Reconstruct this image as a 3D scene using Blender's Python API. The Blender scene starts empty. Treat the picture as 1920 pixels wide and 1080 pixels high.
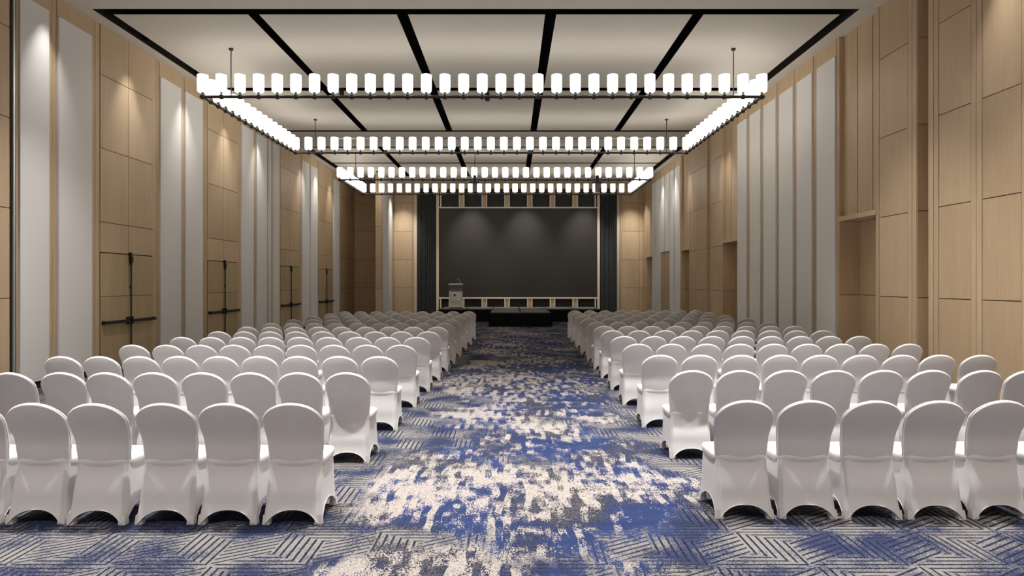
import bpy, math, random
from mathutils import Vector

# ------------------------------------------------------------------ camera, world, exposure, large lights
scene = bpy.context.scene
COL = scene.collection
FPX, VPX, VPY, CAMH = 1200.0, 958.0, 531.0, 1.85      # focal length in pixels, vanishing point, eye height
cam_d = bpy.data.cameras.new('camera')
cam_d.sensor_width = 36.0
cam_d.lens = FPX / 1920 * 36
cam_d.shift_x = (960 - VPX) / 1920
cam_d.shift_y = (VPY - 540) / 1920
cam_d.clip_end = 200
cam = bpy.data.objects.new('camera', cam_d)
cam.location = (0, 0, CAMH)
cam.rotation_euler = (math.radians(90), 0, 0)
COL.objects.link(cam)
scene.camera = cam

world = bpy.data.worlds.new('world')
scene.world = world
world.use_nodes = True
world.node_tree.nodes['Background'].inputs[0].default_value = (0.0, 0.0, 0.0, 1)
world.node_tree.nodes['Background'].inputs[1].default_value = 1.0

vs = scene.view_settings
vs.view_transform = 'Standard'
vs.look = 'None'
vs.gamma = 1
vs.use_curve_mapping = False
vs.exposure = 1.12
scene.cycles.use_denoising = True
scene.cycles.diffuse_bounces = 5
scene.cycles.max_bounces = 8
scene.cycles.sample_clamp_indirect = 6

E_REAR, E_WASH, E_STAGE = 600.0, 115.0, 350.0    # watts of the three kinds of spotlight
SHADE_GLOW = 0.95          # even glow of the frosted glass
BULB_GLOW = 2.0           # bulb low inside each shade; it brightens the glass around it

# ------------------------------------------------------------------ measures of the hall
XL, XR, YB, YF, ZC = -8.33, 7.02, 34.0, -3.0, 7.12
XLB, XRB = XL - 0.03, XR + 0.03
GRID = (1.6, 3.1, 4.6, 6.1)

# ------------------------------------------------------------------ helpers
def tag(o, label=None, cat=None, group=None, kind=None):
    if label: o['label'] = label
    if cat: o['category'] = cat
    if group: o['group'] = group
    if kind: o['kind'] = kind
    return o

def empty(name, loc=(0, 0, 0), rz=0.0):
    o = bpy.data.objects.new(name, None)
    o.empty_display_size = 0.1
    o.location = loc
    o.rotation_euler = (0, 0, rz)
    COL.objects.link(o)
    return o

class MB:
    def __init__(s):
        s.v, s.f = [], []
    def box(s, x0, x1, y0, y1, z0, z1):
        if x0 > x1: x0, x1 = x1, x0
        if y0 > y1: y0, y1 = y1, y0
        n = len(s.v)
        s.v += [(x0, y0, z0), (x1, y0, z0), (x1, y1, z0), (x0, y1, z0), (x0, y0, z1), (x1, y0, z1), (x1, y1, z1), (x0, y1, z1)]
        s.f += [(n, n+3, n+2, n+1), (n+4, n+5, n+6, n+7), (n, n+1, n+5, n+4), (n+1, n+2, n+6, n+5), (n+2, n+3, n+7, n+6), (n+3, n, n+4, n+7)]
        return s
    def lathe(s, prof, seg=16, c=(0, 0, 0), cap=True):
        n = len(s.v)
        for r, z in prof:
            for k in range(seg):
                a = 2 * math.pi * k / seg
                s.v.append((c[0] + r * math.cos(a), c[1] + r * math.sin(a), c[2] + z))
        for i in range(len(prof) - 1):
            for k in range(seg):
                k2 = (k + 1) % seg
                s.f.append((n + i*seg + k, n + i*seg + k2, n + (i+1)*seg + k2, n + (i+1)*seg + k))
        if cap:
            s.f.append(tuple(n + k for k in reversed(range(seg))))
            m = n + (len(prof) - 1) * seg
            s.f.append(tuple(m + k for k in range(seg)))
        return s
    def tube(s, pts, r, seg=8, closed=False):
        pts = [Vector(p) for p in pts]
        n0 = len(s.v)
        m = len(pts)
        up = Vector((0, 0, 1))
        for i, p in enumerate(pts):
            if closed: t = pts[(i+1) % m] - pts[i-1]
            else: t = pts[min(i+1, m-1)] - pts[max(i-1, 0)]
            t.normalize()
            a = up if abs(t.dot(up)) < 0.95 else Vector((0, 1, 0))
            u = t.cross(a).normalized()
            w = u.cross(t).normalized()
            for k in range(seg):
                g = 2 * math.pi * k / seg
                q = p + (u * math.cos(g) + w * math.sin(g)) * r
                s.v.append(tuple(q))
        for i in range(m if closed else m - 1):
            j = (i + 1) % m
            for k in range(seg):
                k2 = (k + 1) % seg
                s.f.append((n0 + i*seg + k, n0 + i*seg + k2, n0 + j*seg + k2, n0 + j*seg + k))
        if not closed:
            s.f.append(tuple(n0 + k for k in reversed(range(seg))))
            s.f.append(tuple(n0 + (m-1)*seg + k for k in range(seg)))
        return s
    def grid(s, rows, wrap=False):
        n = len(s.v)
        w = len(rows[0])
        for r in rows: s.v += [tuple(p) for p in r]
        for i in range(len(rows) - 1):
            for k in range(w if wrap else w - 1):
                k2 = (k + 1) % w
                s.f.append((n + i*w + k, n + i*w + k2, n + (i+1)*w + k2, n + (i+1)*w + k))
        return s
    def mesh(s, name, mat, smooth=False):
        me = bpy.data.meshes.new(name)
        me.from_pydata(s.v, [], s.f)
        me.update()
        if smooth:
            me.polygons.foreach_set('use_smooth', [True] * len(me.polygons))
        me.materials.append(mat)
        return me
    def build(s, name, mat, parent=None, smooth=False, angle=None):
        me = s.mesh(name, mat, smooth)
        if angle is not None:
            me.polygons.foreach_set('use_smooth', [True] * len(me.polygons))
            try: me.set_sharp_from_angle(angle=math.radians(angle))
            except Exception: pass
        return link(name, me, parent)

def link(name, me, parent=None, loc=None, rz=None):
    o = bpy.data.objects.new(name, me)
    COL.objects.link(o)
    if parent: o.parent = parent
    if loc: o.location = loc
    if rz is not None: o.rotation_euler = (0, 0, rz)
    return o

# ------------------------------------------------------------------ node helper
class Net:
    """small expression builder over shader math nodes"""
    def __init__(s, nt): s.nt = nt
    def node(s, t, **kw):
        n = s.nt.nodes.new(t)
        for k, v in kw.items(): setattr(n, k, v)
        return n
    def put(s, sock, v):
        if isinstance(v, E): s.nt.links.new(v.o, sock)
        elif isinstance(v, bpy.types.NodeSocket): s.nt.links.new(v, sock)
        else: sock.default_value = v
    def m(s, op, a, b=None, c=None):
        n = s.node('ShaderNodeMath', operation=op)
        s.put(n.inputs[0], a)
        if b is not None: s.put(n.inputs[1], b)
        if c is not None: s.put(n.inputs[2], c)
        return E(s, n.outputs[0])
    def xyz(s, x, y, z=0.0):
        n = s.node('ShaderNodeCombineXYZ')
        s.put(n.inputs[0], x); s.put(n.inputs[1], y); s.put(n.inputs[2], z)
        return E(s, n.outputs[0])
    def noise(s, vec, scale=1.0, detail=2.0, rough=0.5):
        n = s.node('ShaderNodeTexNoise')
        s.put(n.inputs['Vector'], vec)
        n.inputs['Scale'].default_value = scale
        n.inputs['Detail'].default_value = detail
        n.inputs['Roughness'].default_value = rough
        return E(s, n.outputs['Fac'] if 'Fac' in n.outputs else n.outputs[0])
    def white(s, vec):
        n = s.node('ShaderNodeTexWhiteNoise', noise_dimensions='3D')
        s.put(n.inputs['Vector'], vec)
        return E(s, n.outputs['Value'])
    def step(s, v, a, b):
        n = s.node('ShaderNodeMapRange', interpolation_type='SMOOTHSTEP')
        s.put(n.inputs[0], v); s.put(n.inputs[1], a); s.put(n.inputs[2], b)
        n.inputs[3].default_value = 0; n.inputs[4].default_value = 1
        return E(s, n.outputs[0])
    def mix(s, f, a, b):
        n = s.node('ShaderNodeMix', data_type='RGBA')
        s.put(n.inputs[0], f)
        for sock, v in ((n.inputs[6], a), (n.inputs[7], b)):
            if isinstance(v, tuple): sock.default_value = (*v, 1)
            else: s.put(sock, v)
        return E(s, n.outputs[2])

class E:
    def __init__(s, net, o): s.n, s.o = net, o
    def __add__(s, b): return s.n.m('ADD', s, b)
    def __radd__(s, b): return s.n.m('ADD', b, s)
    def __sub__(s, b): return s.n.m('SUBTRACT', s, b)
    def __rsub__(s, b): return s.n.m('SUBTRACT', b, s)
    def __mul__(s, b): return s.n.m('MULTIPLY', s, b)
    def __rmul__(s, b): return s.n.m('MULTIPLY', b, s)
    def __truediv__(s, b): return s.n.m('DIVIDE', s, b)
    def floor(s): return s.n.m('FLOOR', s)
    def frac(s): return s.n.m('FRACT', s)
    def abs(s): return s.n.m('ABSOLUTE', s)
    def gt(s, b): return s.n.m('GREATER_THAN', s, b)
    def lt(s, b): return s.n.m('LESS_THAN', s, b)
    def mod(s, b): return s.n.m('FLOORED_MODULO', s, b)

def new_mat(name, rough=0.6, spec=0.4, metal=0.0, col=None):
    m = bpy.data.materials.new(name)
    m.use_nodes = True
    b = m.node_tree.nodes['Principled BSDF']
    b.inputs['Roughness'].default_value = rough
    b.inputs['Metallic'].default_value = metal
    b.inputs['Specular IOR Level'].default_value = spec
    if col: b.inputs['Base Color'].default_value = (*col, 1)
    return m, Net(m.node_tree), b

def pos(net):
    g = net.node('ShaderNodeNewGeometry')
    sx = net.node('ShaderNodeSeparateXYZ')
    net.nt.links.new(g.outputs['Position'], sx.inputs[0])
    return [E(net, sx.outputs[i]) for i in range(3)]

def bump(net, b, h, strength=0.2, dist=0.01):
    n = net.node('ShaderNodeBump')
    n.inputs['Strength'].default_value = strength
    n.inputs['Distance'].default_value = dist
    net.put(n.inputs['Height'], h)
    net.nt.links.new(n.outputs[0], b.inputs['Normal'])

M = {}
def plain(name, col, rough=0.6, spec=0.4, metal=0.0, vary=0.06, scale=3.0):
    m, n, b = new_mat(name, rough, spec, metal)
    x, y, z = pos(n)
    f = n.noise(n.xyz(x, y, z), scale, 3.0)
    lo = tuple(c * (1 - vary) for c in col)
    hi = tuple(min(1, c * (1 + vary)) for c in col)
    n.put(b.inputs['Base Color'], n.mix(f, lo, hi))
    M[name] = m
    return m

def wood(name, c1, c2, rough=0.5):
    m, n, b = new_mat(name, rough, 0.35)
    x, y, z = pos(n)
    oi = n.node('ShaderNodeObjectInfo')
    r = E(n, oi.outputs['Random'])
    u = (x + y) * 1.0
    grain = n.noise(n.xyz(u * 42.0, z * 1.6, r * 31.0), 1.0, 4.0, 0.65)
    band = n.noise(n.xyz(u * 5.0, z * 0.5, r * 17.0), 1.0, 2.0)
    f = grain * 0.55 + band * 0.35 + r * 0.22 - 0.06
    n.put(b.inputs['Base Color'], n.mix(n.step(f, 0.25, 0.85), c1, c2))
    bump(n, b, grain, 0.06, 0.004)
    M[name] = m
    return m

wood('oak', (0.47, 0.345, 0.215), (0.61, 0.465, 0.305))
wood('oak_door', (0.40, 0.305, 0.175), (0.50, 0.395, 0.24))
wood('pale_oak', (0.72, 0.60, 0.46), (0.84, 0.72, 0.57))
plain('joint', (0.035, 0.024, 0.016), 0.9, 0.1)
plain('plaster', (0.72, 0.69, 0.63), 0.85, 0.2, 0, 0.03, 0.6)
plain('black_void', (0.006, 0.006, 0.007), 0.95, 0.05)
plain('black_metal', (0.012, 0.012, 0.013), 0.45, 0.5)
plain('dark_bronze', (0.05, 0.042, 0.036), 0.4, 0.5, 0.6)
plain('aluminium', (0.7, 0.7, 0.7), 0.35, 0.5, 0.7)
plain('stage_carpet', (0.205, 0.20, 0.19), 0.95, 0.1, 0, 0.15, 60.0)
plain('skirt_cloth', (0.010, 0.010, 0.012), 0.95, 0.1)
plain('curtain_cloth', (0.05, 0.054, 0.053), 0.9, 0.15)
plain('led_face', (0.032, 0.0285, 0.0255), 0.55, 0.4)
plain('shade_socket', (0.03, 0.027, 0.025), 0.4, 0.5, 0.5)
plain('lectern_panel', (0.60, 0.58, 0.56), 0.5, 0.4)
plain('lectern_grey', (0.22, 0.21, 0.205), 0.45, 0.4)
plain('sign_paper', (0.82, 0.80, 0.79), 0.7, 0.3)
plain('ink', (0.015, 0.014, 0.014), 0.7, 0.2)
plain('ink_pale', (0.35, 0.33, 0.32), 0.7, 0.2)

# white upholstered wall panel: fine weave
m, n, b = new_mat('panel_fabric', 0.9, 0.15)
x, y, z = pos(n)
wv = n.noise(n.xyz(x * 30.0, y * 30.0, z * 240.0), 1.0, 2.0)
n.put(b.inputs['Base Color'], n.mix(wv, (0.69, 0.68, 0.66), (0.79, 0.78, 0.76)))
M['panel_fabric'] = m

# stretch chair cover
m, n, b = new_mat('spandex', 0.62, 0.3)
x, y, z = pos(n)
wv = n.noise(n.xyz(x * 9.0, y * 9.0, z * 9.0), 1.0, 2.0)
oi = n.node('ShaderNodeObjectInfo')
n.put(b.inputs['Base Color'], n.mix(wv, (0.74, 0.73, 0.735), (0.80, 0.795, 0.795)))
b.inputs['Sheen Weight'].default_value = 0.15
M['spandex'] = m
m, n, b = new_mat('spandex_seam', 0.62, 0.3, 0, (0.77, 0.763, 0.765))
M['spandex_seam'] = m

# frosted glass shade: an even glow, and diffusing glass that its own bulb shines through
m, n, b = new_mat('frosted_shade', 0.3, 0.4, 0, (0.22, 0.21, 0.20))
b.inputs['Emission Color'].default_value = (1.0, 0.95, 0.88, 1)
b.inputs['Emission Strength'].default_value = SHADE_GLOW
tl_ = n.node('ShaderNodeBsdfTranslucent')
tl_.inputs['Color'].default_value = (0.55, 0.54, 0.52, 1)
ad = n.node('ShaderNodeAddShader')
n.nt.links.new(b.outputs[0], ad.inputs[0])
n.nt.links.new(tl_.outputs[0], ad.inputs[1])
n.nt.links.new(ad.outputs[0], n.nt.nodes['Material Output'].inputs['Surface'])
M['frosted_shade'] = m

m, n, b = new_mat('bulb_glow', 0.3, 0.4, 0, (0.8, 0.8, 0.8))
b.inputs['Emission Color'].default_value = (1.0, 0.93, 0.82, 1)
b.inputs['Emission Strength'].default_value = BULB_GLOW
M['bulb_glow'] = m

# ------------------------------------------------------------------ the carpet
m, n, b = new_mat('carpet', 0.95, 0.1)
x, y, z = pos(n)
g1 = n.white(n.xyz((x * 150.0).floor(), (y * 110.0).floor(), 1.0))
g2 = n.noise(n.xyz(x * 55.0, y * 40.0, 3.0), 1.0, 2.0)
g = g1 * 0.6 + g2 * 0.8 - 0.7                                   # pile grain, about -0.3..0.3
wob = n.noise(n.xyz(x * 2.2, y * 2.2, 9.0), 1.0, 2.0)
colw = 0.06
cx = ((x + wob * 0.12) / colw).floor()
rowh = 0.34
cr = n.white(n.xyz(cx, 5.0, 2.0))
cy = ((y + cr * 3.0) / rowh).floor()
blk = n.white(n.xyz(cx, cy, 4.0))
streak = n.noise(n.xyz(cx * 0.83, y * 2.7 + cr * 7.0, 0.0), 1.0, 2.0)
soft = n.noise(n.xyz(x * 8.5, y * 3.6, 2.0), 1.0, 3.0, 0.6)
big = n.noise(n.xyz(x * 0.75, y * 0.75, 21.0), 1.0, 2.0)
cross = n.noise(n.xyz(x * 1.6, y * 6.5, 33.0), 1.0, 2.0)
v = streak * 0.62 + soft * 0.50 + big * 0.55 + blk * 0.10 + cross * 0.22 + g * 0.26 - (x - 0.2) * 0.04
cream_f = n.step(v, 0.995, 1.065)
w1 = n.noise(n.xyz(x * 1.3, y * 1.0, 50.0), 1.0, 3.0)
blue_f = n.step(w1 + g * 0.30, 0.37, 0.55)
tone = n.noise(n.xyz(x * 3.0, y * 7.0, 70.0), 1.0, 2.0)
blue = n.mix(tone, (0.012, 0.022, 0.078), (0.034, 0.052, 0.140))
navy = n.mix(n.step(g, -0.2, 0.2), (0.018, 0.020, 0.032), (0.090, 0.088, 0.102))
dark = n.mix(blue_f, navy, blue)
cream = n.mix(n.step(g, -0.35, 0.2), (0.21, 0.19, 0.18), (0.37, 0.335, 0.315))
abstract = n.mix(cream_f, dark, cream)
# hatched lozenges: a rhombille tiling, three hatch directions
S = 0.33
px = x / S + wob * 0.0
py = y / S
q0 = px
q1 = px * -0.5 + py * 0.8660254
q2 = px * -0.5 - py * 0.8660254
a0, a1, a2 = q0.floor(), q1.floor(), q2.floor()
up = (a0 + a1 + a2).gt(-1.5)
df = a0 - a1
t3 = (df * -1.0).mod(3.0) * up + (df + 1.0).mod(3.0) * (1.0 - up)
is0 = t3.lt(0.5)
is2 = t3.gt(1.5)
is1 = 1.0 - is0 - is2
d0 = py                                   # hatch coordinates across the lines
d1 = px
d2 = q1
lines_v = is0 * d0 + is1 * d1 + is2 * d2
per = 0.055 / S
fr = (lines_v / per).frac()
line = 1.0 - n.step((fr - 0.5).abs() + g * 0.06, 0.12, 0.19)
f0, f1, f2 = q0.frac(), q1.frac(), q2.frac()
fillv = n.noise(n.xyz(x * 1.9, y * 1.9, 90.0), 1.0, 3.0) + g * 0.25
hfill = n.mix(n.step(fillv, 0.40, 0.60), (0.026, 0.036, 0.094), (0.215, 0.207, 0.207))
hdark = n.mix(n.step(g, -0.2, 0.25), (0.008, 0.009, 0.013), (0.030, 0.031, 0.040))
hatch = n.mix(line, hfill, hdark)
hm = n.noise(n.xyz(x * 0.55, y * 0.8, 120.0), 1.0, 2.0)
side = n.step((x - 0.15 - (y - 4.9) * 0.02).abs(), 0.8, 2.3)
front = 1.0 - n.step(y, 3.4, 5.6)
mask = n.step(hm + side * 0.40 + front * 0.0 + g * 0.12 + (soft - 0.5) * 0.25, 0.575, 0.645)
n.put(b.inputs['Base Color'], n.mix(mask, abstract, hatch))
bump(n, b, g, 0.25, 0.006)
M['carpet'] = m

# ------------------------------------------------------------------ floor
fl = MB().box(XL - 0.6, XR + 0.8, YF - 0.3, YB + 0.3, -0.08, 0.0).build('floor', M['carpet'])
tag(fl, 'blue, cream and charcoal patterned carpet with hatched lozenges over the whole hall', 'floor', kind='structure')

# ------------------------------------------------------------------ ceiling
SX = [-8.06, -7.80, -5.16, -4.94, -2.24, -2.02, 0.67, 0.89, 3.56, 3.78, 6.45, 6.71]
TRAYS = [(12.3, 12.56, 17.26, 17.54, 22.06, 22.3), (24.7, 24.92, 27.98, 28.22, 31.4, 31.6)]
ceil = MB().box(XL - 0.6, XR + 0.8, YF - 0.3, YB + 0.3, ZC + 0.34, ZC + 0.42).build('ceiling', M['black_void'])
tag(ceil, 'coffered plaster ceiling of pale panels parted by black slots', 'ceiling', kind='structure')
T = 0.006
def cpiece(name, x0, x1, y0, y1):
    return MB().box(x0, x1, y0, y1, ZC, ZC + T).build(name, M['plaster'], ceil)
cpiece('ceiling_border', XL - 0.6, XR + 0.8, YF - 0.3, 12.3)
cpiece('ceiling_border', XL - 0.6, XR + 0.8, 22.3, 24.7)
cpiece('ceiling_border', XL - 0.6, XR + 0.8, 31.6, YB + 0.3)
for (t0, t1, t2, t3_, t4, t5) in TRAYS:
    cpiece('ceiling_border', XL - 0.6, SX[0], t0, t5)
    cpiece('ceiling_border', SX[11], XR + 0.8, t0, t5)
    for c in range(5):
        cpiece('ceiling_panel', SX[1 + 2*c], SX[2 + 2*c], t1, t2)
        cpiece('ceiling_panel', SX[1 + 2*c], SX[2 + 2*c], t3_, t4)
    # dark boards lining the outer sides of the slot
    for (xa, xb) in ((SX[0] - 0.02, SX[0]), (SX[11], SX[11] + 0.02)):
        MB().box(xa, xb, t0, t5, ZC + T, ZC + 0.34).build('slot_liner', M['dark_bronze'], ceil)
    for (ya, yb) in ((t0 - 0.02, t0), (t5, t5 + 0.02)):
        MB().box(SX[0], SX[11], ya, yb, ZC + T, ZC + 0.34).build('slot_liner', M['black_void'], ceil)
for xa, xb in ((-4.75, -3.35), (-3.2, -1.85), (-1.7, -0.35), (-0.2, 1.1), (1.25, 2.55), (2.7, 3.5)):
    MB().box(xa, xb, 23.24, 23.34, ZC - 0.012, ZC).build('air_diffuser', M['black_metal'], ceil)
for xa, xb in ((-6.9, -4.9), (3.65, 5.6)):
    MB().box(xa, xb, 23.24, 23.34, ZC - 0.012, ZC).build('air_diffuser', M['aluminium'], ceil)

# ------------------------------------------------------------------ walls
class Wall:
    """panels laid on a wall plane: u runs along the wall, d into the room"""
    def __init__(s, name, axis, plane, sign, label):
        s.axis, s.plane, s.sign = axis, plane, sign
        s.back = MB()
        s.o = None
        s.name, s.label = name, label
        s.parts = []
    def span(s, u0, u1, d0, d1, z0, z1, mb=None):
        mb = mb or MB()
        a, c = s.plane + s.sign * d0, s.plane + s.sign * d1
        if s.axis == 'x': mb.box(a, c, u0, u1, z0, z1)
        else: mb.box(u0, u1, a, c, z0, z1)
        return mb
    def bk(s, u0, u1, d=-0.03, z0=0.0, z1=ZC, thick=0.06):
        s.span(u0, u1, d - thick, d, z0, z1, s.back)
    def piece(s, name, mat, u0, u1, d0, d1, z0, z1):
        s.parts.append((name, M[mat], s.span(u0, u1, d0, d1, z0, z1)))
    def finish(s):
        s.o = s.back.build(s.name, M['joint'])
        tag(s.o, s.label, 'wall', kind='structure')
        for nme, mt, mb in s.parts: mb.build(nme, mt, s.o)
        return s.o
    # kinds of bay
    def plain(s, u0, u1):
        s.bk(u0, u1)
        s.piece('wood_panel', 'oak', u0, u1, -0.03, 0.0, 0.1, ZC)
    def strip(s, u0, u1, mat='oak', d=0.004):
        s.bk(u0, u1)
        g = 0.006
        if u1 - u0 > 0.14:
            mid = (u0 + u1) / 2
            s.piece('wood_slat', mat, u0 + g, mid - g, -0.03, d, 0.1, ZC)
            s.piece('wood_slat', mat, mid + g, u1 - g, -0.03, d, 0.1, ZC)
        else:
            s.piece('wood_slat', mat, u0 + g, u1 - g, -0.03, d, 0.1, ZC)
    def white(s, u0, u1, z0=0.13, z1=6.75):
        s.bk(u0, u1)
        s.piece('fabric_panel', 'panel_fabric', u0 + 0.012, u1 - 0.012, -0.03, 0.028, z0, z1)
        s.piece('wood_panel', 'oak', u0, u1, -0.03, 0.0, z1 + 0.012, ZC)
        if z0 > 1:
            s.piece('wood_panel', 'oak', u0 + 0.006, u1 - 0.006, -0.03, 0.0, 1.606, z0 - 0.03)
            s.piece('wood_panel', 'oak', u0 + 0.006, u1 - 0.006, -0.03, 0.0, 0.1, 1.594)
    def wood(s, u0, u1, grid=GRID, zb=0.1):
        s.bk(u0, u1)
        zs = [zb - 0.007] + list(grid) + [ZC + 0.007]
        for z0, z1 in zip(zs[:-1], zs[1:]):
            s.piece('wood_panel', 'oak', u0 + 0.007, u1 - 0.007, -0.03, 0.0, z0 + 0.007, z1 - 0.007)
    def recess(s, u0, u1, depth=0.30):
        s.bk(u0 - 0.03, u1 + 0.03, -depth)
        zs = [0.0] + list(GRID) + [ZC]
        for z0, z1 in zip(zs[:-1], zs[1:]):
            s.piece('wood_panel', 'oak', u1 - 0.015, u1, -depth, 0.0, z0 + 0.006, z1 - 0.006)
            s.piece('wood_panel', 'oak', u0, u0 + 0.015, -depth, 0.0, z0 + 0.006, z1 - 0.006)
            s.piece('wood_panel', 'oak', u0, u1, -depth, -depth + 0.02, z0 + 0.006, z1 - 0.006)
    def niche(s, u0, u1, zt=3.17, depth=0.47, planks=5):
        s.bk(u0 - 0.03, u1 + 0.03, -depth)
        s.bk(u0, u1, -0.12, zt + 0.1, ZC)
        for z0, z1 in ((0.0, 1.6), (1.6, zt)):
            s.piece('niche_panel', 'oak', u0, u1, -depth, -depth + 0.02, z0 + 0.006, z1 - 0.006)
            s.piece('niche_panel', 'oak', u1 - 0.015, u1, -depth + 0.01, 0.0, z0 + 0.006, z1 - 0.006)
            s.piece('niche_panel', 'oak', u0, u0 + 0.015, -depth + 0.01, 0.0, z0 + 0.006, z1 - 0.006)
        s.piece('niche_lintel', 'oak', u0, u1, -depth, 0.012, zt, zt + 0.10)
        s.piece('niche_jamb', 'oak', u1 - 0.015, u1, -0.12, 0.0, zt + 0.1, ZC)
        s.piece('niche_jamb', 'oak', u0, u0 + 0.015, -0.12, 0.0, zt + 0.1, ZC)
        w = (u1 - u0 - 0.03) / planks
        for k in range(planks):
            a = u0 + 0.015 + k * w
            s.piece('wood_slat', 'oak', a + 0.007, a + w - 0.007, -0.12, -0.10 + (0.008 if k % 2 else 0.0), zt + 0.1, ZC)

# --- left wall: fabric panels and four pairs of exit doors
wl = Wall('wall_left', 'x', XL, 1, 'oak and white fabric panelled wall with four pairs of exit doors')
wl.plain(YF, 8.9)
wl.wood(8.9, 9.8); wl.wood(9.8, 10.64)
wl.bk(10.64, 10.82)
wl.piece('edge_strip', 'black_metal', 10.645, 10.675, -0.03, 0.010, 0.0, ZC)
wl.piece('edge_strip', 'aluminium', 10.68, 10.715, -0.03, 0.030, 0.0, ZC)
wl.piece('edge_strip', 'black_metal', 10.72, 10.755, -0.03, 0.012, 0.0, ZC)
wl.piece('wood_slat', 'oak', 10.76, 10.81, -0.03, 0.004, 0.1, ZC)
W_L = [(10.82, 11.52), (11.75, 12.70), (15.17, 16.12), (16.33, 17.26), (19.75, 20.67), (20.91, 21.80), (21.98, 22.17), (22.40, 22.98), (25.46, 26.40), (26.54, 27.52), (30.02, 31.02)]
D_L = [(12.98, 14.90), (17.57, 19.52), (23.12, 25.18), (27.72, 29.92)]
for a, c in W_L: wl.white(a, c)
used = sorted(W_L + D_L)
prev = 10.82
for a, c in used:
    if a - prev > 0.01: wl.strip(prev, a, 'oak', -0.012)
    prev = c
wl.strip(31.02, 31.36)
wl.wood(31.36, 32.6); wl.wood(32.6, YB)
for a, c in D_L:
    mid = (a + c) / 2
    wl.bk(a, c)
    for z0, z1 in ((2.48, 3.1), (3.1, 4.6), (4.6, 6.1), (6.1, ZC)):
        for u0, u1 in ((a, mid), (mid, c)):
            wl.piece('wood_panel', 'oak', u0 + 0.007, u1 - 0.007, -0.03, 0.0, z0 + 0.007, min(z1 - 0.007, ZC))
wall_left = wl.finish()

def make_door(i, a, c, label):
    mid = (a + c) / 2
    root = empty('door_%d' % i, (XL, mid, 0))
    tag(root, label, 'door', kind='structure')
    hw = (c - a) / 2
    for s in (-1, 1):
        u0, u1 = (-hw + 0.012, -0.006) if s < 0 else (0.006, hw - 0.012)
        leaf = MB().box(-0.029, -0.012, u0, u1, 0.02, 2.47).build('door_leaf', M['joint'], root)
        for z0, z1 in ((0.02, 1.572), (1.582, 2.466)):
            MB().box(-0.012, 0.0, u0, u1, z0, z1).build('door_panel', M['oak_door'], leaf)
        bar = MB()
        b0, b1 = (u0 + 0.03, u1 - 0.045) if s < 0 else (u0 + 0.045, u1 + 0.01)
        bar.box(0.03, 0.08, b0, b1, 1.003, 1.068)
        bar.box(0.0, 0.05, b0, b0 + 0.06, 1.0, 1.075)
        bar.box(0.0, 0.05, b1 - 0.06, b1, 1.0, 1.075)
        bar.build('panic_bar', M['black_metal'], leaf)
        e = u1 - 0.05 if s < 0 else u0 + 0.05
        MB().box(0.0, 0.07, e - 0.022, e + 0.022, 0.965, 1.125).build('latch_case', M['black_metal'], leaf)
    rod = MB().tube([(0.03, 0.05, 0.02), (0.03, 0.05, 2.40)], 0.016)
    rod.box(0.0, 0.035, 0.03, 0.07, 1.75, 1.79)
    rod.build('vertical_rod', M['black_metal'], root)
    tl = MB().box(0.0, 0.06, 0.015, 0.085, 2.30, 2.43)
    tl.box(0.0, 0.05, 0.0, 0.06, 2.43, 2.52)
    tl.box(0.0, 0.045, 0.03, 0.07, 2.24, 2.30)
    tl.build('top_latch', M['black_metal'], root)
    return root
DL = ['pair of oak exit doors with black panic bars, farthest from the stage',
      'pair of oak exit doors with black panic bars, second farthest from the stage',
      'pair of oak exit doors with black panic bars, second nearest the stage',
      'pair of oak exit doors with black panic bars, nearest the stage']
for i, ((a, c), lb) in enumerate(zip(D_L, DL)): make_door(i + 1, a, c, lb)

# --- right wall: panelled wall with four recessed niches
wr = Wall('wall_right', 'x', XR, -1, 'oak panelled wall with recessed niches and tall white fabric panels')
wr.plain(YF, 7.7)
wr.wood(7.7, 8.58); wr.strip(8.58, 8.80)
wr.wood(8.80, 9.53); wr.strip(9.53, 9.77); wr.wood(9.77, 10.5); wr.strip(10.5, 10.75)
wr.recess(10.75, 11.07); wr.strip(11.07, 11.32); wr.wood(11.32, 12.2); wr.strip(12.2, 12.3)
wr.niche(12.3, 13.70)
W_R = [(13.81, 14.65), (14.88, 15.68), (15.88, 16.71), (16.91, 17.74), (17.96, 18.77), (19.0, 19.78)]
prev = 13.70
for a, c in W_R:
    wr.strip(prev, a, 'oak', -0.012); wr.white(a, c); prev = c
wr.niche(19.82, 21.22)
wr.bk(19.78, 19.82)
wr.strip(21.22, 21.33); wr.wood(21.33, 22.36); wr.strip(22.36, 22.55)
wr.recess(22.55, 22.9); wr.strip(22.9, 23.08); wr.wood(23.08, 24.08); wr.wood(24.08, 25.1); wr.strip(25.1, 25.2)
wr.niche(25.2, 26.36); wr.strip(26.36, 26.5)
W_R2 = [(26.5, 27.34, 0), (27.5, 28.2, 0), (28.3, 29.05, 1), (29.17, 29.92, 1), (30.04, 30.86, 0), (31.02, 31.74, 0)]
prev = 26.5
for a, c, sh in W_R2:
    if a > prev: wr.strip(prev, a, 'oak', -0.012)
    wr.white(a, c, 3.28 if sh else 0.13); prev = c
wr.bk(31.74, 31.8)
wr.niche(31.8, 33.2); wr.strip(33.2, 33.4); wr.wood(33.4, YB)
wall_right = wr.finish()

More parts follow.
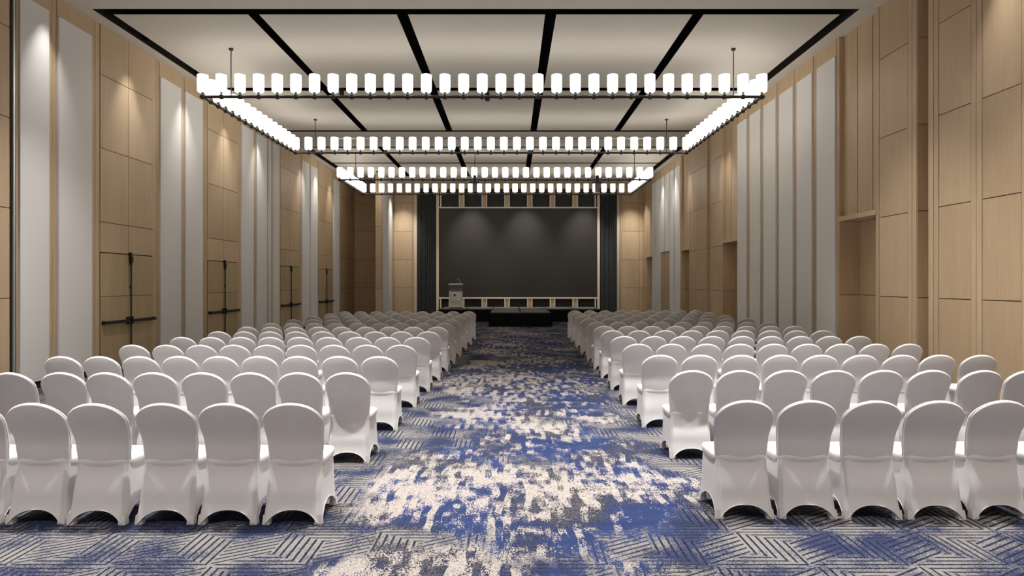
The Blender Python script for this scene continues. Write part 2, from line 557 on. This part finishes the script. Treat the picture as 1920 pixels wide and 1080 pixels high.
# --- wall behind the stage
wb = Wall('wall_back', 'y', YB, -1, 'oak panelled wall behind the stage with gilt framed openings')
wb.wood(XL, -7.2); wb.wood(-7.2, -6.56)
wb.wood(-6.27, -6.22, grid=(3.1,)); wb.wood(-6.22, -5.22)
wb.strip(-5.22, -5.12)
wb.bk(-5.12, 5.62)
wb.piece('pale_post', 'pale_oak', -5.12, -4.98, -0.03, 0.05, 0.0, ZC)
wb.piece('pale_post', 'pale_oak', 5.62, 5.74, -0.03, 0.05, 0.0, ZC)
wb.bk(5.62, 5.74)
wb.strip(5.74, 5.90); wb.wood(5.90, 6.82); wb.wood(6.82, XR)
wb.piece('wood_panel', 'oak', -4.98, 5.62, -0.03, 0.10, 6.86, ZC)
wall_back = wb.finish()
# gilt frame work round the screen
wt = Wall('trim_1', 'y', YB, -1, 'pale oak frame work of posts, rails and mullions round the stage screen')
wt.span(-3.93, 4.68, 0.005, 0.035, 0.0, 6.85, wt.back)
FX0, FX1 = -3.93, 4.68
for xa in (FX0, FX1 - 0.13):
    wt.piece('frame_post', 'pale_oak', xa, xa + 0.13, 0.035, 0.30, 0.0, 6.85)
PX0, PITCH = -3.80, 1.198
for z0, z1 in ((5.80, 5.87), (1.03, 1.11)):
    wt.piece('frame_rail', 'pale_oak', FX0 + 0.13, FX1 - 0.13, 0.035, 0.29, z0, z1)
for k in range(8):
    xc = min(max(PX0 + k * PITCH, FX0 + 0.18), FX1 - 0.18)
    hwid = 0.115 if 0 < k < 7 else 0.05
    for z0, z1 in ((5.87, 6.86), (0.0, 1.03)):
        for sgn in (-1, 1):
            if (k == 0 and sgn < 0) or (k == 7 and sgn > 0): continue
            e = xc + sgn * hwid
            wt.piece('frame_mullion', 'pale_oak', e - 0.03, e + 0.03, 0.035, 0.28, z0, z1)
        if 0 < k < 7:
            wt.piece('mullion_core', 'oak', xc - hwid + 0.03, xc + hwid - 0.03, 0.035, 0.24, z0, z1)
for k in range(7):
    xa, xb = PX0 + k * PITCH, PX0 + (k + 1) * PITCH
    for z0, z1 in ((5.87, 6.86), (0.0, 1.03)):
        wt.piece('dark_infill', 'curtain_cloth', xa + 0.09, xb - 0.09, 0.035, 0.05, z0, z1)
trim = wt.finish()
trim['category'] = 'trim'

# --- return wall beside the stage: a pier with its white striped flank
wp = Wall('wall_stage_return', 'x', -6.25, 1, 'short return wall beside the stage with two white fabric strips')
wp.back.box(-6.53, -6.28, 31.02, YB - 0.03, 0.0, ZC)
wp.piece('wood_slat', 'oak', 31.0, 31.12, -0.03, 0.0, 0.1, ZC)
for a, c in ((31.14, 32.25), (32.45, 33.55)):
    wp.piece('fabric_panel', 'panel_fabric', a, c, -0.03, 0.028, 0.13, ZC)
wp.piece('wood_slat', 'oak', 32.26, 32.44, -0.03, 0.0, 0.1, ZC)
wp.piece('wood_slat', 'oak', 33.56, 33.95, -0.03, 0.0, 0.1, ZC)
zs = [0.1] + list(GRID) + [ZC]
for z0, z1 in zip(zs[:-1], zs[1:]):
    wp.parts.append(('wood_panel', M['oak'], MB().box(-6.56, -6.25, 30.985, 31.02, z0 + 0.006, z1 - 0.006)))
    wp.parts.append(('wood_panel', M['oak'], MB().box(-6.56, -6.53, 31.02, YB - 0.03, z0 + 0.006, z1 - 0.006)))
wp.finish()

# --- wall behind the viewer, closing the hall
wf = Wall('wall_front', 'y', YF, 1, 'plain oak panelled wall at the end of the hall away from the stage')
wf.wood(XL, -3.0); wf.wood(-3.0, 2.0); wf.wood(2.0, XR)
wf.finish()

# baseboards
bb = MB()
for a, c in [(YF, D_L[0][0])] + [(D_L[i][1], D_L[i+1][0]) for i in range(3)] + [(D_L[3][1], YB - 0.01)]:
    bb.box(XL - 0.029, XL + 0.012, a, c, 0.0, 0.095)
tag(bb.build('baseboard_left', M['joint']), 'dark brown baseboard along the wall with the exit doors', 'baseboard', kind='structure')
bb = MB()
for a, c in ((YF, 10.74), (11.08, 12.29), (13.71, 19.81), (21.23, 22.54), (22.91, 25.19), (26.37, 31.79), (33.21, YB - 0.01)):
    bb.box(XR - 0.012, XR + 0.029, a, c, 0.0, 0.095)
tag(bb.build('baseboard_right', M['joint']), 'dark brown baseboard along the wall with the niches', 'baseboard', kind='structure')

# ------------------------------------------------------------------ spotlights of the hall
def spot(name, loc, watts, angle, blend, target=None, r=0.05, col=(1.0, 0.965, 0.92)):
    d = bpy.data.lights.new(name, 'SPOT')
    d.energy = watts
    d.spot_size = math.radians(angle)
    d.spot_blend = blend
    d.shadow_soft_size = r
    d.color = col
    o = bpy.data.objects.new(name, d)
    COL.objects.link(o)
    o.location = loc
    if target is not None:
        v = Vector(target) - Vector(loc)
        o.rotation_euler = v.to_track_quat('-Z', 'Y').to_euler()
    return o

can_body = MB().lathe([(0.055, 0.0), (0.06, 0.01), (0.06, 0.20), (0.02, 0.22), (0.02, 0.34)], 14).mesh('can_body', M['black_void'], False)
def can(loc, label, group):
    """cylindrical downlight hung inside a ceiling slot"""
    o = link('downlight', can_body, None, (loc[0], loc[1], ZC))
    tag(o, label, 'downlight', group)

ring = MB().lathe([(0.085, 0.0), (0.085, -0.012), (0.065, -0.012), (0.06, 0.0)], 20, cap=False).mesh('trim_ring', M['aluminium'])
def flush(loc, label, group):
    o = link('recessed_downlight', ring, None, (loc[0], loc[1], ZC))
    tag(o, label, 'downlight', group)

ORD = ['first', 'second', 'third', 'fourth', 'fifth', 'sixth', 'seventh', 'eighth', 'ninth', 'tenth', 'eleventh', 'twelfth']
# the hall's own ceiling lamps over the rear rows and behind the viewer, above the picture
REAR_Y, REAR_X = (0.2, 5.65, 8.2, 10.8), (-6.3, -3.5, -0.65, 2.2, 4.9)
for i, yy in enumerate(REAR_Y):
    for j, xx in enumerate(REAR_X):
        flush((xx, yy), 'recessed ring downlight in the plain ceiling, row %s from the stage, %s from exit doors' % (ORD[3 - i], ORD[j]), 'recessed ring downlights')
        spot('ceiling_downlight_offscreen', (xx, yy, ZC - 0.02), E_REAR * (0.98, 1.4, 0.9, 0.85)[i], (92, 74, 68, 66)[i] + (16 if j in (0, 4) else 0), 0.8, None, 0.12)
# wall washers: only where the photograph shows their pools of light on the walls
for xx, tx, nm, ys in ((-7.93, XL, 'exit door wall', (11.4, 13.9, 16.2, 18.6, 20.9, 25.3, 27.2, 29.4)),
                       (6.58, XR, 'niche wall', (9.0, 20.9, 25.3, 27.2, 29.4))):
    for i, yy in enumerate(ys):
        off = yy < 12.3
        if off: flush((xx, yy), 'recessed ring downlight close beside the %s' % nm, 'edge ring downlights')
        else: can((xx, yy), 'black can downlight in the slot beside the %s, %s from the stage' % (nm, ORD[len(ys) - 1 - i]), 'can downlights in the edge slots')
        spot('wall_washer_offscreen' if off else 'wall_washer', (xx, yy, ZC - 0.02), E_WASH, 54, 1.0, (tx, yy, -1.0), 0.05)
# pools on the screen and on the oak beside the curtains
for xx, nm in ((-2.05, 'lectern side'), (0.75, 'middle'), (3.85, 'niche wall side')):
    flush((xx, 32.2), 'recessed ring downlight in the ceiling over the stage screen, ' + nm, 'stage ring downlights')
    spot('stage_downlight', (xx, 32.2, ZC - 0.02), E_STAGE, 62, 1.0, (xx, YB - 0.2, 2.6), 0.06)
for xx, nm in ((-5.7, 'lectern'), (6.35, 'niche wall')):
    flush((xx, 32.7), 'recessed ring downlight in the ceiling outside the stage curtain, %s side' % nm, 'stage ring downlights')
    spot('stage_downlight', (xx, 32.7, ZC - 0.02), E_STAGE * 0.9, 62, 1.0, (xx, YB - 0.05, 2.4), 0.06)

# ------------------------------------------------------------------ screen and curtains
scr = empty('led_screen', (0.37, YB - 0.24, 1.11))
tag(scr, 'huge dark grey LED screen hung on the wall behind the stage', 'screen')
SW, SH = 4.17, 4.69
MB().box(-SW, SW, -0.02, 0.10, 0.0, SH).build('screen_face', M['led_face'], scr)
bz = MB()
bz.box(-SW - 0.02, SW + 0.02, -0.03, 0.1, -0.0, 0.025)
bz.box(-SW - 0.02, SW + 0.02, -0.03, 0.1, SH - 0.025, SH)
bz.box(-SW - 0.02, -SW + 0.01, -0.03, 0.1, 0.025, SH - 0.025)
bz.box(SW - 0.01, SW + 0.02, -0.03, 0.1, 0.025, SH - 0.025)
bz.build('bezel', M['black_metal'], scr)

def pleats(x0, x1, y, z0, z1, amp, per, rows=2, top_flat=0.0):
    n_ = max(8, int((x1 - x0) / per * 8))
    rr = []
    for j in range(rows):
        z = z0 + (z1 - z0) * j / (rows - 1)
        r = []
        for k in range(n_ + 1):
            xx = x0 + (x1 - x0) * k / n_
            a = amp * (0.65 + 0.35 * math.sin(k * 0.37 + 1.3))
            r.append((xx, y + a * math.cos(2 * math.pi * k / 8.0) * (1 - top_flat * j / (rows - 1)), z))
        rr.append(r)
    return rr
def sheet(rows, thick=0.02):
    mb = MB()
    mb.grid(rows)
    mb.grid([[(p[0], p[1] + thick, p[2]) for p in reversed(r)] for r in rows])
    return mb
for xa, xb, lb in ((-4.97, -3.95, 'charcoal pleated stage curtain between the lectern side of the screen and oak panels'),
                   (4.70, 5.60, 'charcoal pleated stage curtain between the screen and the niche wall')):
    c = empty('stage_curtain', ((xa + xb) / 2, YB - 0.25, 0))
    tag(c, lb, 'curtain', 'pleated stage curtains')
    cx_ = (xa + xb) / 2
    sheet(pleats(xa - cx_, xb - cx_, 0.03, 0.02, 6.78, 0.05, 0.115, 3)).build('drape', M['curtain_cloth'], c, True)
    MB().box(xa - cx_, xb - cx_, -0.03, 0.22, 6.78, 6.86).build('curtain_track', M['black_metal'], c)

# ------------------------------------------------------------------ stage
SZ = 0.60
DX = [-3.49 + 1.30 * k for k in range(7)]
pos_name = ['under the lectern', 'beside the lectern deck', 'behind the front deck on the lectern side',
            'behind the front deck on the niche side', 'second from the niche wall end', 'at the niche wall end']
def deck(x0, x1, y0, y1, label):
    d = empty('stage_deck', ((x0 + x1) / 2, (y0 + y1) / 2, 0))
    tag(d, label, 'stage', 'folding stage decks')
    w, l = (x1 - x0) / 2 - 0.004, (y1 - y0) / 2 - 0.004
    MB().box(-w + 0.03, w - 0.03, -l + 0.03, l - 0.03, SZ - 0.03, SZ).build('carpet_top', M['stage_carpet'], d)
    t = MB()
    t.box(-w, w, -l, -l + 0.03, SZ - 0.09, SZ); t.box(-w, w, l - 0.03, l, SZ - 0.09, SZ)
    t.box(-w, -w + 0.03, -l + 0.03, l - 0.03, SZ - 0.09, SZ); t.box(w - 0.03, w, -l + 0.03, l - 0.03, SZ - 0.09, SZ)
    t.build('edge_trim', M['black_metal'], d)
    for sx_ in (-1, 1):
        for sy in (-1, 1):
            MB().tube([(sx_ * (w - 0.12), sy * (l - 0.12), 0), (sx_ * (w - 0.12), sy * (l - 0.12), SZ - 0.03)], 0.025).build('leg', M['black_metal'], d)
for k in range(6):
    deck(DX[k], DX[k + 1], 30.75, 33.6, 'grey carpeted stage deck, ' + pos_name[k])
deck(DX[2], DX[3], 27.25, 30.75, 'grey carpeted front stage deck jutting into the aisle, lectern side')
deck(DX[3], DX[4], 27.25, 30.75, 'grey carpeted front stage deck jutting into the aisle, niche wall side')
def skirt(parts, label):
    s = empty('stage_skirt', (0, 0, 0))
    s.location = (parts[0][0], parts[0][2], 0)
    tag(s, label, 'skirt', 'black stage skirts')
    mb = MB()
    for (x0, x1, y) in parts:
        ox, oy = parts[0][0], parts[0][2]
        rows = pleats(x0 - ox, x1 - ox, y - oy - 0.035, 0.0, SZ - 0.05, 0.022, 0.09, 3, 0.6)
        mb.grid(rows); mb.grid([[(p[0], p[1] + 0.01, p[2]) for p in reversed(r)] for r in rows])
    mb.build('pleated_cloth', M['skirt_cloth'], s, True)
    return s, parts[0]
def side_rows(x, y0, y1, sgn):
    rr = pleats(y0, y1, 0.0, 0.0, SZ - 0.05, 0.022, 0.09, 3, 0.6)
    return [[(x + sgn * (0.035 + p[1]), p[0], p[2]) for p in r] for r in rr]
skirt([(DX[0] - 0.02, DX[2] - 0.06, 30.75)], 'black pleated skirt hiding the main stage beneath the lectern')
skirt([(DX[4] + 0.06, DX[6] + 0.02, 30.75)], 'black pleated skirt hiding the main stage on the niche wall side')
s, p0 = skirt([(DX[2] - 0.03, DX[4] + 0.03, 27.25)], 'black pleated skirt round the jutting front stage at the aisle end')
for xx, sg in ((DX[2], -1), (DX[4], 1)):
    rows = side_rows(xx - p0[0], 0.0, 3.42, sg)
    mb = MB()
    mb.grid(rows); mb.grid([[(p[0] - sg * 0.01, p[1], p[2]) for p in reversed(r)] for r in rows])
    mb.build('side_cloth', M['skirt_cloth'], s, True)

# ------------------------------------------------------------------ lectern
lx, ly = -2.72, 31.65
lec = empty('lectern', (lx, ly, SZ), 0.04)
tag(lec, 'pale grey lectern with white sign and slim microphone on the stage', 'lectern')
def prism(prof, w0, w1):
    """prof: (half width, y front, y back, z) rows"""
    mb = MB()
    rows = [[(-hw, yf, z), (hw, yf, z), (hw, yb, z), (-hw, yb, z)] for hw, yf, yb, z in prof]
    mb.grid(rows, wrap=True)
    nn = len(mb.v)
    mb.f.append((3, 2, 1, 0)); mb.f.append((nn - 4, nn - 3, nn - 2, nn - 1))
    return mb
prism([(0.335, -0.20, 0.20, 0.10), (0.325, -0.19, 0.20, 0.5), (0.305, -0.18, 0.20, 0.84)], 0, 0).build('body', M['lectern_panel'], lec)
prism([(0.30, -0.15, 0.20, 0.84), (0.31, -0.19, 0.22, 1.0), (0.335, -0.27, 0.24, 1.14), (0.335, -0.30, 0.25, 1.18)], 0, 0).build('flared_head', M['lectern_grey'], lec)
t = prism([(0.345, -0.32, 0.27, 1.18), (0.345, -0.32, 0.27, 1.235)], 0, 0)
t.build('reading_top', M['sign_paper'], lec)
for sg in (-1, 1):
    st = MB()
    st.grid([[(sg * hw - 0.018, yf, z), (sg * hw + 0.018, yf, z), (sg * hw + 0.018, yf + 0.05, z), (sg * hw - 0.018, yf + 0.05, z)] for hw, yf, z in ((0.33, -0.215, 0.08), (0.318, -0.205, 0.5), (0.30, -0.20, 0.88))], wrap=True)
    st.build('side_post', M['sign_paper'], lec)
MB().box(-0.33, 0.33, -0.215, -0.19, 0.08, 0.13).build('bottom_rail', M['sign_paper'], lec)
MB().box(-0.30, 0.30, -0.16, 0.18, 0.03, 0.10).build('plinth', M['lectern_grey'], lec)
for sg in (-1, 1):
    MB().lathe([(0.03, 0), (0.03, 0.035)], 10, (sg * 0.24, -0.12, 0)).build('caster', M['black_metal'], lec)
sg_ = MB().box(-0.185, 0.235, -0.225, -0.20, 0.41, 0.77).build('sign_board', M['sign_paper'], lec)
# the monogram: slanted strokes of a cursive M, and faint rows of small lettering
mk = MB()
def stroke(x0, z0, x1, z1, w):
    n0 = len(mk.v)
    for (xx, zz) in ((x0 - w, z0), (x0 + w, z0), (x1 + w, z1), (x1 - w, z1)):
        mk.v.append((xx, -0.229, zz))
    for (xx, zz) in ((x0 - w, z0), (x0 + w, z0), (x1 + w, z1), (x1 - w, z1)):
        mk.v.append((xx, -0.224, zz))
    mk.f += [(n0, n0+1, n0+2, n0+3), (n0+7, n0+6, n0+5, n0+4), (n0, n0+4, n0+5, n0+1), (n0+1, n0+5, n0+6, n0+2), (n0+2, n0+6, n0+7, n0+3), (n0+3, n0+7, n0+4, n0)]
stroke(-0.155, 0.585, -0.105, 0.725, 0.010)
stroke(-0.105, 0.725, -0.055, 0.605, 0.020)
stroke(-0.055, 0.605, -0.045, 0.725, 0.009)
stroke(-0.045, 0.725, 0.010, 0.600, 0.020)
stroke(-0.185, 0.590, -0.150, 0.575, 0.014)
mk.build('monogram', M['ink'], sg_)
def lettering(parts, name):
    q = MB()
    for x0, x1, z0, hgt, wd in parts:
        random.seed(int(z0 * 1000))
        xx = x0
        while xx < x1:
            w_ = wd * random.uniform(0.5, 1.2)
            q.box(xx, min(xx + w_, x1), -0.2285, -0.224, z0, z0 + hgt * random.uniform(0.6, 1.0))
            xx += w_ + wd * 0.5
    q.build(name, M['ink_pale'], sg_)
lettering([(0.06, 0.20, 0.69, 0.022, 0.014), (0.06, 0.19, 0.65, 0.018, 0.012), (-0.10, 0.15, 0.53, 0.022, 0.018), (-0.12, 0.12, 0.48, 0.026, 0.014)], 'small_lettering')
q = MB()
random.seed(5)
xx = -0.17
while xx < 0.16:
    q.box(xx, xx + 0.018, -0.20, -0.19, 0.31, 0.33); xx += 0.034
q.build('caption_lettering', M['ink_pale'], lec)
mic = MB().tube([(0.20, 0.0, 1.23), (0.21, 0.0, 1.33), (0.17, -0.01, 1.40), (0.06, -0.03, 1.49)], 0.008).build('microphone_stem', M['aluminium'], lec)
MB().tube([(0.06, -0.03, 1.49), (0.01, -0.04, 1.53)], 0.016).build('microphone_head', M['black_metal'], lec)

# ------------------------------------------------------------------ chandeliers
ZB = 6.035
shade_prof = [(0.02, 0.095), (0.085, 0.10), (0.108, 0.118), (0.1165, 0.145), (0.1185, 0.20), (0.1185, 0.485)]
shade_me = MB().lathe(shade_prof, 20, cap=False).mesh('lamp_shade', M['frosted_shade'], False)
shade_me.polygons.foreach_set('use_smooth', [True] * len(shade_me.polygons))
try: shade_me.set_sharp_from_angle(angle=math.radians(45))
except Exception: pass
sock_me = MB().lathe([(0.040, -0.05), (0.048, -0.03), (0.048, 0.03), (0.040, 0.048), (0.017, 0.052), (0.015, 0.075), (0.034, 0.085), (0.036, 0.105), (0.01, 0.108)], 12).mesh('lamp_holder', M['shade_socket'])
bulb_me = MB().lathe([(0.012, 0.11), (0.018, 0.16), (0.034, 0.185), (0.042, 0.215), (0.036, 0.245), (0.016, 0.262), (0.004, 0.265)], 10).mesh('bulb', M['bulb_glow'], True)
cup_me = MB().lathe([(0.045, -0.006), (0.05, 0.0), (0.05, 0.035), (0.01, 0.04)], 12).mesh('ceiling_cup', M['shade_socket'])
CX0, CX1 = -6.92, 5.63
def chandelier(y0, y1, nside, label):
    root = empty('chandelier', ((CX0 + CX1) / 2, (y0 + y1) / 2, ZB))
    tag(root, label, 'chandelier', 'rectangular chandeliers of glass shades')
    hx, hy = (CX1 - CX0) / 2, (y1 - y0) / 2
    for sg in (-1, 1):
        MB().tube([(-hx - 0.06, sg * hy, 0), (hx + 0.06, sg * hy, 0)], 0.033, 10).build('rail', M['dark_bronze'], root)
        MB().tube([(sg * hx, -hy + 0.03, 0), (sg * hx, hy - 0.03, 0)], 0.033, 10).build('rail', M['dark_bronze'], root)
    pts = []
    for sg in (-1, 1):
        pts += [(-hx + 2 * hx * k / 30, sg * hy) for k in range(31)]
        pts += [(sg * hx, -hy + 2 * hy * k / nside) for k in range(1, nside)]
    for p in pts:
        sh = link('lamp_shade', shade_me, root, (p[0], p[1], 0))
        link('lamp_holder', sock_me, sh)
        link('bulb', bulb_me, sh)
    for sx_ in (-1, 1):
        for sy in (-1, 1):
            rx = sx_ * (hx - 0.635)
            rod = MB().tube([(0, 0, 0.0), (0, 0, ZC - ZB - 0.03)], 0.012).build('hanging_rod', M['dark_bronze'], root)
            rod.location = (rx, sy * hy, 0)
            link('ceiling_cup', cup_me, rod, (0, 0, ZC - ZB - 0.04))
    return root
chandelier(14.37, 20.55, 16, 'larger rectangular chandelier of glowing glass shades, farther from the stage')
chandelier(25.9, 30.1, 11, 'smaller rectangular chandelier of glowing glass shades, nearer the stage')

# ------------------------------------------------------------------ track spotlights and hanging speakers
def track_light(x, y, drop, label, tilt=0.0):
    r = empty('track_spotlight', (x, y, ZC - drop))
    tag(r, label, 'spotlight', 'track spotlights under the cross slot')
    MB().tube([(0, 0, 0.26), (0, 0, drop + 0.02)], 0.012).build('stem', M['black_metal'], r)
    MB().box(-0.045, 0.045, -0.03, 0.03, 0.20, 0.28).build('yoke', M['black_metal'], r)
    MB().lathe([(0.04, -0.06), (0.062, -0.055), (0.062, 0.15), (0.045, 0.20)], 12).build('lamp_body', M['shade_socket'], r)
track_light(-4.60, 17.4, 0.16, 'small dark track spotlight under the cross slot, nearest the exit doors')
track_light(-0.64, 17.4, 0.26, 'small dark track spotlight under the middle of the cross slot')
track_light(3.28, 17.4, 0.16, 'small dark track spotlight under the cross slot, nearest the niche wall')

def speaker(x, y, label):
    r = empty('hanging_speaker', (x, y, 5.50))
    tag(r, label, 'speaker', 'column speakers hung before the stage')
    for k in range(3):
        MB().box(-0.09, 0.09, -0.08, 0.08, 0.02 + k * 0.11, 0.125 + k * 0.11).build('speaker_box', M['lectern_grey'], r)
    b_ = MB().box(-0.22, 0.18, -0.04, 0.04, 0.36, 0.42)
    b_.box(-0.06, 0.06, -0.05, 0.05, 0.42, 0.68)
    b_.build('bracket', M['black_metal'], r)
    MB().tube([(0, 0, 0.68), (0, 0, ZC - 5.50)], 0.012).build('hanging_rod', M['black_metal'], r)
speaker(-1.45, 25.7, 'slim grey column speaker hung before the stage, lectern side')
speaker(3.47, 25.7, 'slim grey column speaker hung before the stage, niche wall side')

# ------------------------------------------------------------------ chairs
def lerp(tab, z):
    for (z0, v0), (z1, v1) in zip(tab[:-1], tab[1:]):
        if z <= z1:
            t = max(0.0, (z - z0) / (z1 - z0))
            t = t * t * (3 - 2 * t)
            return v0 + (v1 - v0) * t
    return tab[-1][1]
YBACK = [(0.0, -0.272), (0.20, -0.240), (0.44, -0.190), (0.56, -0.202), (0.96, -0.318)]
HALFW = [(0.0, 0.228), (0.25, 0.212), (0.42, 0.206), (0.47, 0.206)]

def skirt_mesh():
    NU, NV = 96, 10
    ZT = 0.455
    def ring_pt(u, z):
        hw = lerp(HALFW, z)
        yb, yf = lerp(YBACK, z), 0.215 + 0.015 * (1 - z / 0.45)
        cy, hy = (yb + yf) / 2, (yf - yb) / 2
        side = int(u * 4) % 4
        t = (u * 4) % 1.0
        a = t * 2 - 1
        p = 0.985 - 0.015 * math.cos(a * math.pi)          # cloth pulled slightly in between the legs
        rr = 1.0 - 0.10 * abs(a) ** 14
        if side == 0: q = (a * hw * rr, -hy * rr * (1 - 0.035 * (1 - a * a)))
        elif side == 1: q = (hw * rr * (1 - 0.05 * (1 - a * a)), a * hy * rr)
        elif side == 2: q = (-a * hw * rr, hy * rr * (1 - 0.03 * (1 - a * a)))
        else: q = (-hw * rr * (1 - 0.05 * (1 - a * a)), -a * hy * rr)
        return (q[0], cy + q[1], z)
    def hem(u):
        t = (u * 4) % 1.0
        a = abs(t * 2 - 1)
        if a > 0.86: return 0.012
        c = a / 0.86
        side = int(u * 4) % 4
        return 0.012 + (0.10 if side in (0, 2) else 0.115) * (1 - c ** 2.4) ** 0.72
    rows = []
    for j in range(NV + 1):
        r = []
        for k in range(NU):
            u = k / NU
            z = hem(u) + (ZT - hem(u)) * j / NV
            r.append(ring_pt(u, z))
        rows.append(r)
    mb = MB()
    mb.grid(rows, wrap=True)
    inner = [[(p[0] * 0.985, p[1] * 0.985, p[2]) for p in r] for r in rows[:4]]
    mb.grid(list(reversed(inner)), wrap=True)
    edge = [rows[0][k] for k in range(NU)]
    return mb, edge

def seat_mesh():
    mb = MB()
    n_ = 20
    def sq(a, e): return math.copysign(abs(a) ** e, a)
    rows = []
    for (s_, z) in ((0.955, 0.425), (0.99, 0.445), (1.0, 0.462), (0.99, 0.478), (0.955, 0.490), (0.86, 0.497), (0.5, 0.503), (0.02, 0.505)):
        r = []
        for k in range(40):
            a = 2 * math.pi * k / 40
            r.append((sq(math.cos(a), 0.36) * 0.222 * s_, 0.022 + sq(math.sin(a), 0.36) * 0.215 * s_, z))
        rows.append(r)
    mb.grid(rows, wrap=True)
    mb.f.append(tuple(len(mb.v) - 40 + k for k in range(40)))
    return mb

def back_mesh():
    NS, NV = 32, 26
    hwt = [(0.36, 0.198), (0.47, 0.201), (0.60, 0.211), (0.78, 0.2275), (0.83, 0.2275)]
    def top(s): return 0.935 - 0.088 * abs(s) ** 2.1 - 0.062 * (1 - math.sqrt(max(0.0, 1 - abs(s) ** 7)))
    front, rear = [], []
    edge = []
    Z0 = 0.425
    for j in range(NV + 1):
        fr_, re_ = [], []
        for k in range(NS + 1):
            t_ = -1 + 2 * k / NS
            s_ = math.copysign(1 - (1 - abs(t_)) ** 2.0, t_)
            z = Z0 + (top(s_) - Z0) * (1 - (1 - j / NV) ** 2.2)
            tt = top(s_)
            hw = lerp(hwt, min(z, 0.83))
            xx = s_ * hw
            yc = lerp(YBACK, z) + 0.022 + 0.022 * s_ * s_
            e1 = (1 - abs(s_) ** 24) ** 0.5
            e2 = min(1.0, ((tt - z) / 0.010)) ** 0.5 if tt > z else 0.0
            th = 0.009 + 0.013 * e1 * (0.2 + 0.8 * e2)
            lo = max(0.0, 1 - (z - Z0) / 0.04)
            yc += 0.009 * lo * lo
            re_.append((xx, yc - th, z)); fr_.append((xx, yc + th * 1.1, z))
        rear.append(re_); front.append(fr_)
    mb = MB()
    mb.grid(rear)
    mb.grid([list(reversed(r)) for r in front])
    # rim closing both faces
    path_r = [r[0] for r in rear] + [p for p in rear[-1][1:-1]] + [r[-1] for r in reversed(rear)]
    path_f = [r[0] for r in front] + [p for p in front[-1][1:-1]] + [r[-1] for r in reversed(front)]
    mb.grid([path_f, path_r])
    mid = [tuple((a + c) / 2 for a, c in zip(p, q)) for p, q in zip(path_r, path_f)]
    return mb, mid

sk, hem_edge = skirt_mesh()
bk, rim = back_mesh()
ME = {
    'skirt': sk.mesh('skirt', M['spandex'], True),
    'seat': seat_mesh().mesh('seat', M['spandex'], True),
    'backrest': bk.mesh('backrest', M['spandex'], True),
    'back_piping': MB().tube(rim, 0.0065, 6).mesh('back_piping', M['spandex_seam'], True),
    'hem': MB().tube(hem_edge[::1], 0.004, 5, True).mesh('hem', M['spandex_seam'], True),
}
pk = MB()
pk.grid([[(sx_ * w_, sy * w_, z) for sx_, sy in ((-1, -1), (0, -1.15), (1, -1), (1.15, 0), (1, 1), (0, 1.15), (-1, 1), (-1.15, 0))] for w_, z in ((0.022, 0.0), (0.027, 0.004), (0.026, 0.03), (0.022, 0.075))], wrap=True)
pk.f.append(tuple(reversed(range(8))))
ME['foot_pocket'] = pk.mesh('foot_pocket', M['spandex_seam'], False)
FEET = ((-0.198, -0.232), (0.198, -0.232), (-0.198, 0.200), (0.198, 0.200))

def chair(loc, rz, label, group):
    c = empty('banquet_chair', loc, rz)
    tag(c, label, 'chair', group)
    s_ = link('skirt', ME['skirt'], c)
    link('hem', ME['hem'], s_)
    link('seat', ME['seat'], c)
    b_ = link('backrest', ME['backrest'], c)
    link('back_piping', ME['back_piping'], b_)
    for fx, fy in FEET:
        link('foot_pocket', ME['foot_pocket'], c, (fx, fy, 0))
    return c

ORD = ['first', 'second', 'third', 'fourth', 'fifth', 'sixth', 'seventh', 'eighth', 'ninth', 'tenth', 'eleventh', 'twelfth']
TOPL = [4.84, 6.51, 7.97, 9.44, 10.80, 12.07, 13.35, 14.62, 16.05, 17.65, 19.15, 20.75]
TOPR = [4.95, 6.68, 8.12, 9.60, 11.0, 12.35, 13.65, 15.05, 16.55, 18.25, 19.9, 21.45]
XROW = {('L', 0): [-1.68, -2.17, -2.65, -3.17, -3.645, -4.14], ('L', 1): [-1.68, -2.165, -2.65, -3.16, -3.66, -4.14, -4.62, -5.12],
        ('L', 2): [-1.65, -2.15, -2.66, -3.155, -3.65, -4.155, -4.65, -5.135, -5.62],
        ('R', 0): [1.835, 2.34, 2.83, 3.325, 3.83, 4.33], ('R', 1): [1.90, 2.395, 2.895, 3.405, 3.915, 4.42, 4.95, 5.45],
        ('R', 2): [1.90, 2.41, 2.93, 3.45, 3.96, 4.47, 4.985, 5.47, 5.98]}
random.seed(11)
for side, tops in (('L', TOPL), ('R', TOPR)):
    for r_, zt in enumerate(tops):
        if (side, r_) in XROW: xs = XROW[(side, r_)]
        elif side == 'L':
            a = -1.66 + 0.0225 * max(0.0, zt - 8.0); e = -5.60 + 0.018 * max(0.0, zt - 9.0)
            xs = [a + (e - a) * k / 8 for k in range(9)]
        else:
            a = 1.89 + 0.019 * max(0.0, zt - 8.0); e = 6.0 + 0.017 * max(0.0, zt - 10.0)
            xs = [a + (e - a) * k / 8 for k in range(9)]
        row = ORD[11 - r_]
        where = 'exit door side' if side == 'L' else 'niche wall side'
        for k, xx in enumerate(xs):
            pl = 'aisle seat' if k == 0 else ORD[k] + ' from the aisle'
            lb = 'white covered banquet chair, %s, %s row from the stage, %s' % (pl, row, where)
            chair((xx + random.uniform(-0.005, 0.005), zt + 0.312 + random.uniform(-0.012, 0.012), 0.0), math.radians(random.uniform(-1.3, 1.3)), lb,
                  'white chairs on the ' + where)
